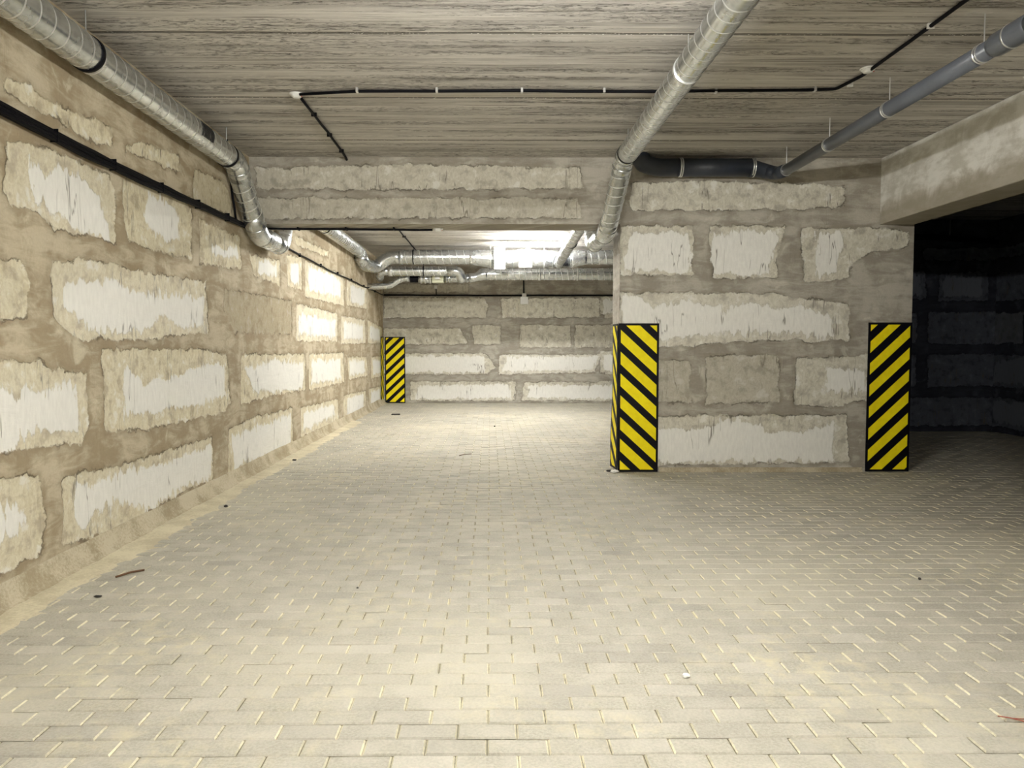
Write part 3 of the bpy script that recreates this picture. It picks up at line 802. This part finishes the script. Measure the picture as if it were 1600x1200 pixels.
# white control boxes hung on the front of the cross duct
def control_box(x0, x1, z0, z1, label, rail=False):
    y1 = YC - R2 - .004; y0 = y1 - .10
    t = thing('control_box', ((x0 + x1) / 2, y1, z0), label, 'box')
    link('housing', box_mesh((x0, y0, z0), (x1, y1, z1), .006), M['white_metal'], t)
    link('cover', box_mesh((x0 + .012, y0 - .008, z0 + .02), (x1 - .012, y0, z1 - .02), .003), M['white'], t)
    if rail:
        link('top_flange', box_mesh((x0 - .03, y0 - .01, z1 - .002), (x1 + .04, y1, z1 + .02), .004), M['white'], t)
        link('cable_gland', tube_mesh([(x0 + .16, y0 + .05, z1 + .018), (x0 + .16, y0 + .05, z1 + .055)], .028, 16), M['white'], t)
        link('nameplate', box_mesh((x0 + .15, y0 - .012, z0 + .10), (x0 + .21, y0 - .007, z0 + .115)), M['steel_dark'], t)
control_box(0.085, 0.29, 2.745, 3.15, 'tall narrow white control box on the wide silver duct, left one')
control_box(0.55, 0.79, 2.775, 3.09, 'squarer white control box with a top flange on the wide silver duct, right one', True)

# second, lower cross duct
t = thing('cross_duct', (1.5, 15.1, CZ), 'slimmer silver spiral duct running low behind the large cross duct', 'duct')
Y2, Z2, R3 = 15.15, 2.735, 0.118
section(t, (-0.10, Y2, Z2), (PX1 - .02, Y2, Z2), R3, .12, 32, 16, .0026)
link('reducer', tube_mesh(fillet([(-0.42, Y2, 2.665), (-.30, Y2, 2.665), (-.12, Y2, Z2), (-.05, Y2, Z2)], .08, 4), [.088] * 6 + [R3 + .004] * 6, 32), M['steel'], t, True)
link('branch_pipe', tube_mesh([(-.92, Y2, 2.645), (-.40, Y2, 2.655)], .078, 28), M['steel'], t, True)
for x in (-.45, -.38, -.86, -.80):
    link('seam_ring', tube_mesh([(x - .012, Y2, 2.655), (x + .012, Y2, 2.655)], .092, 28), M['steel'], t, True)
for x in (1.0, 1.75, 3.2):
    clamp(t, (x, Y2, Z2), (1, 0, 0), R3, M['bright_steel'], .03)
# damper unit between its pipes
t = thing('duct_damper', (-1.03, 15.15, 2.55), 'small pale damper box between short silver pipes under the far duct', 'damper')
link('housing', box_mesh((-1.14, Y2 - .11, 2.56), (-.91, Y2 + .11, 2.72), .006), M['box_yellow'], t)
link('actuator', box_mesh((-1.08, Y2 - .15, 2.62), (-.98, Y2 - .105, 2.69), .004), M['steel_dark'], t)
link('collar', tube_mesh([(-1.42, Y2, 2.64), (-1.13, Y2, 2.64)], .080, 28), M['steel'], t, True)
for x in (-1.36, -1.28, -1.18):
    link('seam_ring', tube_mesh([(x - .014, Y2, 2.64), (x + .014, Y2, 2.64)], .092, 28), M['bright_steel'], t, True)
link('flexible_sleeve', tube_mesh([(-1.58 + i * .0085, Y2, 2.645) for i in range(20)], [.082 if i % 2 else .074 for i in range(20)], 28), M['rubber'], t, True)
link('s_bend', tube_mesh(fillet([(-1.56, Y2, 2.65), (-1.76, Y2, 2.65), (-1.98, Y2, 2.50), (XL + .19, Y2 + .0, 2.49), (XL + .0, Y2, 2.49)], .10, 6), .062, 28), M['steel'], t, True)
link('hanger_rod', tube_mesh([(-1.03, Y2, 2.71), (-1.03, Y2, 2.80)], .004, 8), M['steel_dark'], t)
# upper branch duct with a down-turned end
t = thing('branch_duct', (-1.4, 14.9, CZ), 'short silver duct under the left half of the cross duct, its right end turned down', 'duct')
Y3, Z3, R4 = 14.86, 2.765, 0.093
section(t, (-1.98, Y3, Z3), (-0.80, Y3, Z3), R4, .13, 32, 16, .0026)
link('elbow', tube_mesh(fillet([(-.83, Y3, Z3), (-.60, Y3, Z3), (-.55, Y3 + .05, 2.62), (-.55, Y2 - .02, 2.655)], .13, 8), R4 + .003, 32), M['steel'], t, True)
link('elbow', tube_mesh(fillet([(-1.94, Y3, Z3), (-2.10, Y3, Z3), (-2.16, Y3 + .1, Z3 - .08), (-2.20, Y3 + .42, Z3 - .09)], .08, 6), R4 - .012, 32), M['steel'], t, True)
link('collar', tube_mesh([(-1.97, Y3, Z3), (-1.90, Y3, Z3)], R4 + .006, 32), M['bright_steel'], t, True)
c = link('clamp', tube_mesh([(-1.30, Y3, Z3), (-1.28, Y3, Z3)], R4 + .006, 32), M['rubber'], t, True)
link('hanger_rod', tube_mesh([(-1.29, Y3 + .0, Z3 + R4), (-1.29, Y3, 2.90)], .005, 8), M['rubber'], c)

# ------------------------------------------------------------------ drain pipes on the right
PXR, PZ, RP = 2.85, 2.99, 0.053
t = thing('drain_pipe', (PXR, 6.0, CZ), 'long grey plastic drain pipe slung under the ceiling at the right', 'pipe')
link('pipe_run', tube_mesh([(PXR, 4.30, PZ), (PXR, 7.36, PZ)], RP, 36), M['pvc'], t, True)
link('elbow', tube_mesh(fillet([(PXR, 7.32, PZ), (PXR, 7.56, PZ + .02), (PXR - .08, 7.61, PZ + .04)], .09, 8), RP + .008, 36), M['pvc_black'], t, True)
link('coupler', tube_mesh([(PXR, 4.02, PZ), (PXR, 4.04, PZ), (PXR, 4.30, PZ), (PXR, 4.33, PZ)], [RP + .006, RP + .013, RP + .013, RP + .004], 36), M['pvc'], t, True)
link('pipe_run', tube_mesh([(PXR, Y0 + .05, PZ), (PXR, 4.03, PZ)], RP + .008, 36), M['pvc'], t, True)
link('coupler', tube_mesh([(PXR, 3.60, PZ), (PXR, 3.62, PZ), (PXR, 3.92, PZ), (PXR, 3.94, PZ)], [RP + .010, RP + .02, RP + .02, RP + .010], 36), M['pvc'], t, True)
for y in (3.0, 4.42, 5.45, 6.40, 7.32):
    rr = RP + (.010 if y < 4 else 0)
    c = clamp(t, (PXR, y, PZ), (0, 1, 0), rr, M['bright_steel'], .010, rodmat=M['bright_steel'], extra=.005)
    link('clamp_ring', tube_mesh([(PXR, y + .02, PZ), (PXR, y + .028, PZ)], rr + .005, 36), M['bright_steel'], c, True)
clamp(t, (PXR, 4.18, PZ), (0, 1, 0), RP + .013, M['bright_steel'], .010, rod=False, extra=.003)

t = thing('drain_pipe', (2.2, 7.64, CZ), 'dark horizontal pipe along the top of the pier wall, joining the grey drain pipe', 'pipe')
YP, ZP = 7.635, 3.085
link('pipe_run', tube_mesh([(1.88, YP, ZP), (2.62, YP, ZP)], .090, 36), M['pvc_black'], t, True)
link('pipe_run', tube_mesh([(2.60, YP, ZP - .01), (2.63, YP, ZP - .01), (2.66, YP, ZP - .01), (2.78, YP - .0, ZP - .04), (2.86, YP - .03, ZP - .06)], [.086, .086, .078, .072, .062], 36), M['pvc_black'], t, True)
link('elbow', tube_mesh(fillet([(1.90, YP, ZP), (1.66, YP, ZP), (1.52, YP - .02, ZP + .04), (1.50, YP - .02, CZ - .005)], .12, 8), .088, 36), M['pvc_black'], t, True)
for x in (1.90, 2.62):
    c = link('clamp_ring', tube_mesh([(x - .006, YP, ZP), (x + .006, YP, ZP)], .095, 36), M['bright_steel'], t, True)
    link('clamp_ring', tube_mesh([(x + .014, YP, ZP), (x + .024, YP, ZP)], .095, 36), M['bright_steel'], t, True)

t = thing('drain_pipe', (6.0, DY - .1, CZ), 'black sagging pipe high on the wall of the unlit side room', 'pipe')
link('pipe_run', tube_mesh([(PX1 + .01, DY - .08, 2.93), (5.6, DY - .08, 2.94), (6.6, DY - .08, 2.93), (7.2, DY - .08, 2.90), (7.62, DY - .08, 2.86)], .045, 20), M['rubber'], t, True)
for x in (5.2, 6.9):
    link('hanger_rod', tube_mesh([(x, DY - .08, 2.96), (x, DY - .08, CZ)], .005, 8), M['steel_dark'], t)

# ------------------------------------------------------------------ cables
def wavy(pts, amp, seed, step=0.15):
    r = random.Random(seed); out = []
    for a, b in zip(pts[:-1], pts[1:]):
        a, b = Vector(a), Vector(b); n = max(1, int((b - a).length / step))
        for k in range(n):
            p = a.lerp(b, k / n); out.append(p + Vector((r.uniform(-amp, amp) * .4, r.uniform(-amp, amp), r.uniform(-amp, amp))))
    out.append(Vector(pts[-1])); return out
t = thing('cable_bundle', (XL, 3.0, 2.45), 'thick bundle of black cables clipped along the left wall', 'cable')
for k in range(7):
    dz = (k % 4) * .017 - .02; dx = .022 + (k // 4) * .018
    pts = [(XL + dx, Y0 + .02, 2.49 + dz), (XL + dx, 3.4, 2.475 + dz), (XL + dx, 4.5, 2.45 + dz), (XL + dx, 5.5, 2.45 + dz), (XL + dx, 7.05, 2.475 + dz * .7), (XL + dx, 7.70, 2.485 + dz * .5)]
    link('cable', tube_mesh(wavy(pts, .004, 20 + k, .2), .0105, 8), M['cable'], t, True)
for y in (1.2, 2.4, 3.6, 4.25, 4.9, 5.6, 6.3, 7.0):
    zz = np.interp(y, [3.4, 4.5, 5.5, 7.05], [2.475, 2.45, 2.45, 2.475])
    link('cable_tie', box_mesh((XL + .006, y - .0025, zz - .031), (XL + .052, y + .0025, zz + .042), .001), M['rubber'], t)
t = thing('power_cable', (XL, 8.0, 2.47), 'thin black cable running on along the left wall past the beam to the far corner', 'cable')
link('cable', tube_mesh(wavy([(XL + .016, 7.68, 2.485), (XL + .016, 8.9, 2.47), (XL + .016, 11.6, 2.44), (XL + .016, YB - .02, 2.46)], .006, 3, .3), .011, 8), M['cable'], t, True)
for y in (8.8, 9.7, 10.9, 12.1, 13.3, 14.6, 16.0):
    link('clip', box_mesh((XL + .002, y - .006, 2.435), (XL + .030, y + .006, 2.480), .002), M['rubber'], t)
t = thing('power_cable', (1.0, YB, 2.46), 'black cable strung level across the far wall', 'cable')
link('cable', tube_mesh(wavy([(XL + .03, YB - .028, 2.46), (0, YB - .028, 2.455), (PX1 - .03, YB - .028, 2.46)], .004, 5, .3), .018, 8), M['cable'], t, True)
link('cable', tube_mesh(wavy([(-1.21, YB - .035, 2.46), (-1.215, YB - .035, 2.62)], .002, 6, .05), .010, 8), M['cable'], t, True)
link('plug', box_mesh((-1.26, YB - .07, 2.60), (-1.19, YB - .01, 2.68), .006), M['white'], t)
t = thing('power_cable', (-2.4, 7.7, 2.5), 'thin black line dropping from the beam behind the left duct to the cable bundle', 'cable')
link('cable', tube_mesh(wavy([(XL + .02, 7.05, CZ - .01), (XL + .02, 7.12, 2.9), (XL + .025, 7.25, 2.50)], .004, 9, .1), .011, 8), M['cable'], t, True)  # thin black tube laid along the dark line on the wall
# wall socket on the far wall
t = thing('junction_box', (0.8, YB, 2.25), 'small white junction box hanging under the cable on the far wall', 'junction box')
link('housing', box_mesh((.70, YB - .07, 2.26), (.88, YB - .004, 2.42), .008), M['white'], t)
link('switch', box_mesh((.74, YB - .06, 2.415), (.84, YB - .006, 2.50), .006), M['white'], t)
link('supply_cable', tube_mesh([(.78, YB - .035, 2.50), (.775, YB - .035, 2.85)], .016, 8), M['cable'], t)

# conduits and detectors
CZc = CZ - .019
def clip_part(parent, x, y, along):
    a, b = ((x - .009, y - .02, CZ - .032), (x + .009, y + .02, CZ)) if along == 'x' else ((x - .02, y - .009, CZ - .032), (x + .02, y + .009, CZ))
    link('clip', box_mesh(a, b, .002), M['bright_steel'] if along == 'x' else M['white'], parent)
t = thing('cable_conduit', (0.6, 5.7, CZ), 'black cable conduit crossing the ceiling between the two near detectors and on towards the camera', 'conduit')
link('cable', tube_mesh(fillet(wavy([(-1.43, 5.80, CZc), (-.98, 5.72, CZc), (.24, 5.70, CZc), (1.7, 5.69, CZc), (2.30, 5.66, CZc), (2.55, 5.64, CZc)], .004, 11, .3) + [(2.60, 5.40, CZc)] + wavy([(2.61, 5.36, CZc), (2.61, 4.2, CZc), (2.62, Y0 + .02, CZc)], .003, 12, .4), .03, 4), .0115, 10), M['cable'], t, True)
for x in (-.98, -.39, .24, .85, 1.68, 2.4): clip_part(t, x, 5.70 if x < 2 else 5.655, 'x')
for y in (5.55, 4.55, 3.2, 1.5): clip_part(t, 2.612, y, 'y')
t = thing('cable_conduit', (-1.45, 6.8, CZ), 'short black conduit from the left detector back to the beam', 'conduit')
link('cable', tube_mesh(wavy([(-1.44, 5.86, CZc), (-1.43, 6.8, CZc), (-1.44, 7.66, CZc), (-1.44, 7.735, CZ - .03)], .004, 13, .2), .0115, 10), M['cable'], t, True)
for y in (6.3, 6.9, 7.45): link('clip', box_mesh((-1.46, y - .008, CZ - .030), (-1.415, y + .008, CZ), .002), M['rubber'], t)
t = thing('cable_conduit', (-1.4, 8.02, BZ), 'black conduit along the underside of the crossing beam, running to the beam detector', 'conduit')
link('cable', tube_mesh(wavy([(XL + .03, 7.93, BZ - .018), (-1.6, 8.0, BZ - .018), (-.60, 8.02, BZ - .018)], .004, 14, .2), .0115, 10), M['cable'], t, True)
for x in (-2.0, -1.5, -1.0): link('clip', box_mesh((x - .008, 7.95, BZ - .028), (x + .008, 8.04, BZ), .002), M['rubber'], t)
t = thing('cable_conduit', (-1.47, 12, CZ), 'thin black conduit on the ceiling of the far bay', 'conduit')
link('cable', tube_mesh(wavy([(-1.50, YK + .02, CZc), (-1.48, 12.6, CZc), (-1.45, 15.2, CZc), (-1.45, YB - .02, CZc)], .004, 15, .4), .0115, 8), M['cable'], t, True)
for y in (9.3, 10.6, 11.9, 13.2): link('clip', box_mesh((-1.51, y - .008, CZ - .030), (-1.45, y + .008, CZ), .002), M['rubber'], t)

def detector(x, y, z, label, r=0.052):
    t = thing('smoke_detector', (x, y, z), label, 'smoke detector', 'smoke detectors')
    link('base', lathe([(r, 0), (r, -.009), (r * .94, -.012)], (x, y, z)), M['white'], t, True)
    link('dome', lathe([(r * .90, -.012), (r * .86, -.018), (r * .62, -.026), (r * .56, -.031), (r * .30, -.034), (0.002, -.035)], (x, y, z)), M['white'], t, True)
    link('indicator', lathe([(.004, -.018), (.004, -.027)], (x + r * .75, y - r * .1, z), seg=10), M['red'], t)
detector(-1.46, 5.83, CZ, 'round white smoke detector at the left end of the ceiling conduit')
detector(2.60, 5.27, CZ, 'round white smoke detector on the right by the grey drain pipe')
detector(-0.54, 8.03, BZ, 'round white smoke detector under the crossing beam')

# ------------------------------------------------------------------ hazard corner guards
def stripe_material(name, w, h, k, period, phase, fill, border=0.022):
    n = NT(name); uv = n.attr('puv', True); s = n.sep(uv)
    g = n.math('FRACT', n.sub(n.math('DIVIDE', n.add(s[1], n.mul(s[0], k)), period), phase))
    m = n.math('LESS_THAN', g, fill)
    for a, lo in ((s[0], True), (s[1], True)):
        m = n.mul(m, n.math('GREATER_THAN', a, border))
    m = n.mul(m, n.math('LESS_THAN', s[0], w - border)); m = n.mul(m, n.math('LESS_THAN', s[1], h - border))
    sc = n.noise(n.coord(), 18, 5, 0.6)
    yel = n.mix(n.step(sc, 0.3, 0.7), (0.93, 0.76, 0.008), (1.0, 0.84, 0.012))
    scuff = n.mul(n.step(n.noise(n.map(n.coord(), (1, 1, 4)), 30, 3, 0.7), 0.66, 0.74), 0.35)
    c = n.mix(m, (0.003, 0.003, 0.006), yel)
    n.b.inputs['Specular IOR Level'].default_value = 0.15
    c = n.mix(n.mul(scuff, 0.4), c, (0.30, 0.28, 0.22))
    n.set(Base_Color=c, Roughness=0.5)
    return n.m

def plate(name, parent, place, w, h, mat, th=0.010, nu=6, nv=40):
    """slab mapped through place(u, v, d)"""
    V, puv = [], []
    for d in (th, 0.0):
        for i in range(nu + 1):
            for j in range(nv + 1):
                u, v = w * i / nu, h * j / nv
                V.append(place(u, v, d)); puv.append((u, v, 0) if d else (u, v, 0))
    N = (nu + 1) * (nv + 1); F = []
    ix = lambda s, i, j: s * N + i * (nv + 1) + j
    for s in (0, 1):
        for i in range(nu):
            for j in range(nv):
                q = (ix(s, i, j), ix(s, i + 1, j), ix(s, i + 1, j + 1), ix(s, i, j + 1)); F.append(q if s == 0 else q[::-1])
    for i in range(nu):
        for j in (0, nv): F.append((ix(0, i, j), ix(1, i, j), ix(1, i + 1, j), ix(0, i + 1, j)))
    for j in range(nv):
        for i in (0, nu): F.append((ix(0, i, j), ix(1, i, j), ix(1, i, j + 1), ix(0, i, j + 1)))
    me = mesh_np(name, V, F, {'puv': puv})
    bm = bmesh.new(); bm.from_mesh(me); bmesh.ops.recalc_face_normals(bm, faces=bm.faces); bm.to_mesh(me); bm.free()
    return link(name, me, mat, parent)

HP = 1.53
t = thing('corner_guard', (PX0, YF, 0), 'yellow and black striped corner guard on the left corner of the pier, stripes falling rightwards', 'corner guard')
plate('front_plate', t, lambda u, v, d: (PX0 - .008 + u, YF - .002 - d, v + .004), .415, HP, stripe_material('hazard_front', .415, HP, .92, .224, .05, .58))
def bent(u, v, d):
    f = (1 - v / HP)
    bul = .022 * f ** 1.6 * (u / .28) + .005 * math.sin(v * 5.2) * (u / .28)
    return (PX0 - .012 - max(0, bul) - d, YF + .002 + u, v + .022)
plate('side_plate', t, bent, .28, HP - .02, stripe_material('hazard_side', .28, HP - .02, -.92, .224, .3, .56), .006)
t = thing('corner_guard', (PX1, YF, 0), 'yellow and black striped corner guard beside the opening to the dark side room', 'corner guard')
plate('front_plate', t, lambda u, v, d: (PX1 - .448 + u, YF - .002 - d, v + .004), .450, 1.54, stripe_material('hazard_front', .450, 1.54, -.95, .224, .38, .53))
plate('side_plate', t, lambda u, v, d: (PX1 + .002 + d, YF + .002 + u, v + .004), .30, 1.54, stripe_material('hazard_side', .30, 1.54, .92, .224, .2, .55), .006)
t = thing('corner_guard', (XL, YB, 0), 'yellow and black striped corner guard in the far left corner, small in the distance', 'corner guard')
plate('front_plate', t, lambda u, v, d: (XL + .04 + u, YB - .002 - d, v + .004), .46, 1.51, stripe_material('hazard_front', .46, 1.51, -.95, .228, .15, .55))
plate('side_plate', t, lambda u, v, d: (XL + .006 + d, YB - .03 - u, v + .004), .40, 1.51, stripe_material('hazard_side', .40, 1.51, .92, .228, .1, .55), .006)

# ------------------------------------------------------------------ litter on the floor
def chunk(name, loc, size, mat, label, cat, seed=0):
    r = random.Random(seed); bm = bmesh.new(); bmesh.ops.create_icosphere(bm, subdivisions=2, radius=1)
    for v in bm.verts:
        k = r.uniform(.75, 1.15); v.co = Vector((v.co.x * size[0] * k, v.co.y * size[1] * k, v.co.z * size[2] * k))
    lo = min(v.co.z for v in bm.verts)
    for v in bm.verts: v.co.z -= lo
    o = link(name, bm_mesh(bm), mat, None, False); o.location = loc
    return tag(o, label, cat)
M['chalk'] = simple('white_crumb', (0.85, 0.84, 0.80), 0.9, 0, .1, 60)
M['stone_dark'] = simple('dark_grit', (0.025, 0.022, 0.02), 0.8)
M['twig'] = simple('red_brown_twig', (0.28, 0.07, 0.045), 0.7)
M['bark'] = simple('brown_bark', (0.13, 0.065, 0.03), 0.8)
chunk('mortar_crumb', (.77, 2.90, .0008), (.016, .013, .008), M['chalk'], 'small white mortar crumb on the foreground pavers', 'crumb', 1)
chunk('pebble', (2.39, 4.12, .0008), (.010, .008, .007), M['stone_dark'], 'tiny black pebble on the right side of the pavers', 'pebble', 2)
chunk('pebble', (-2.03, 3.87, .0008), (.022, .009, .006), M['stone_dark'], 'black pebble on the pavers near the left wall, closest to the camera', 'pebble', 3)
chunk('pebble', (-.71, 4.0, .0008), (.006, .006, .005), M['stone_dark'], 'tiny brown-black speck left of the middle of the floor', 'pebble', 4)
chunk('pebble', (.08, 12.14, .0008), (.014, .012, .010), M['stone_dark'], 'tiny black pebble in the middle of the far bay floor', 'pebble', 5)
chunk('mortar_crumb', (-2.13, 6.06, .0008), (.018, .012, .010), M['stone_dark'], 'dark crumb on the pavers by the left wall below the duct grille', 'crumb', 6)
chunk('mortar_crumb', (-2.22, 8.55, .0008), (.030, .018, .010), M['stone_dark'], 'dark crumb at the foot of the left wall under the beam', 'crumb', 7)
o = top('twig', multi_tube_mesh([([(1.78, 2.57, .006), (1.805, 2.545, .012), (1.84, 2.53, .008), (1.88, 2.49, .007)], .0022), ([(1.805, 2.545, .011), (1.85, 2.545, .008), (1.90, 2.54, .006)], .0016)], 8), M['twig'], (1.78, 2.57, .001), True)
tag(o, 'thin red-brown forked twig at the right edge of the foreground', 'twig')
o = top('wood_splinter', multi_tube_mesh([([(-2.10, 4.20, .006), (-2.05, 4.27, .012), (-2.0, 4.33, .007)], .006)], 8), M['bark'], (-2.05, 4.27, .001), True)
tag(o, 'brown curled wood splinter on the pavers by the left wall', 'splinter')
o = top('wood_splinter', box_mesh((-1.86, 14.26, .0008), (-1.70, 14.34, .020), .004), M['stone_dark'], (-1.78, 14.3, .001))
tag(o, 'flat black scrap on the far bay floor near the far corner guard', 'scrap')
o = top('wood_splinter', multi_tube_mesh([([(-.36, 8.9, .005), (-.30, 8.99, .009), (-.22, 9.05, .006)], .004)], 8), M['bark'], (-.3, 8.98, .001), True)
tag(o, 'small dark splinter on the pavers under the crossing beam', 'splinter')
chunk('rubble', (1.285, 7.70, .0008), (.050, .035, .016), M['chalk'], 'pale broken mortar at the foot of the left corner guard', 'rubble', 10)
chunk('rubble', (1.235, 7.76, .0008), (.028, .020, .012), M['stone_dark'], 'dark broken bit beside the pale mortar at the left corner guard', 'rubble', 11)
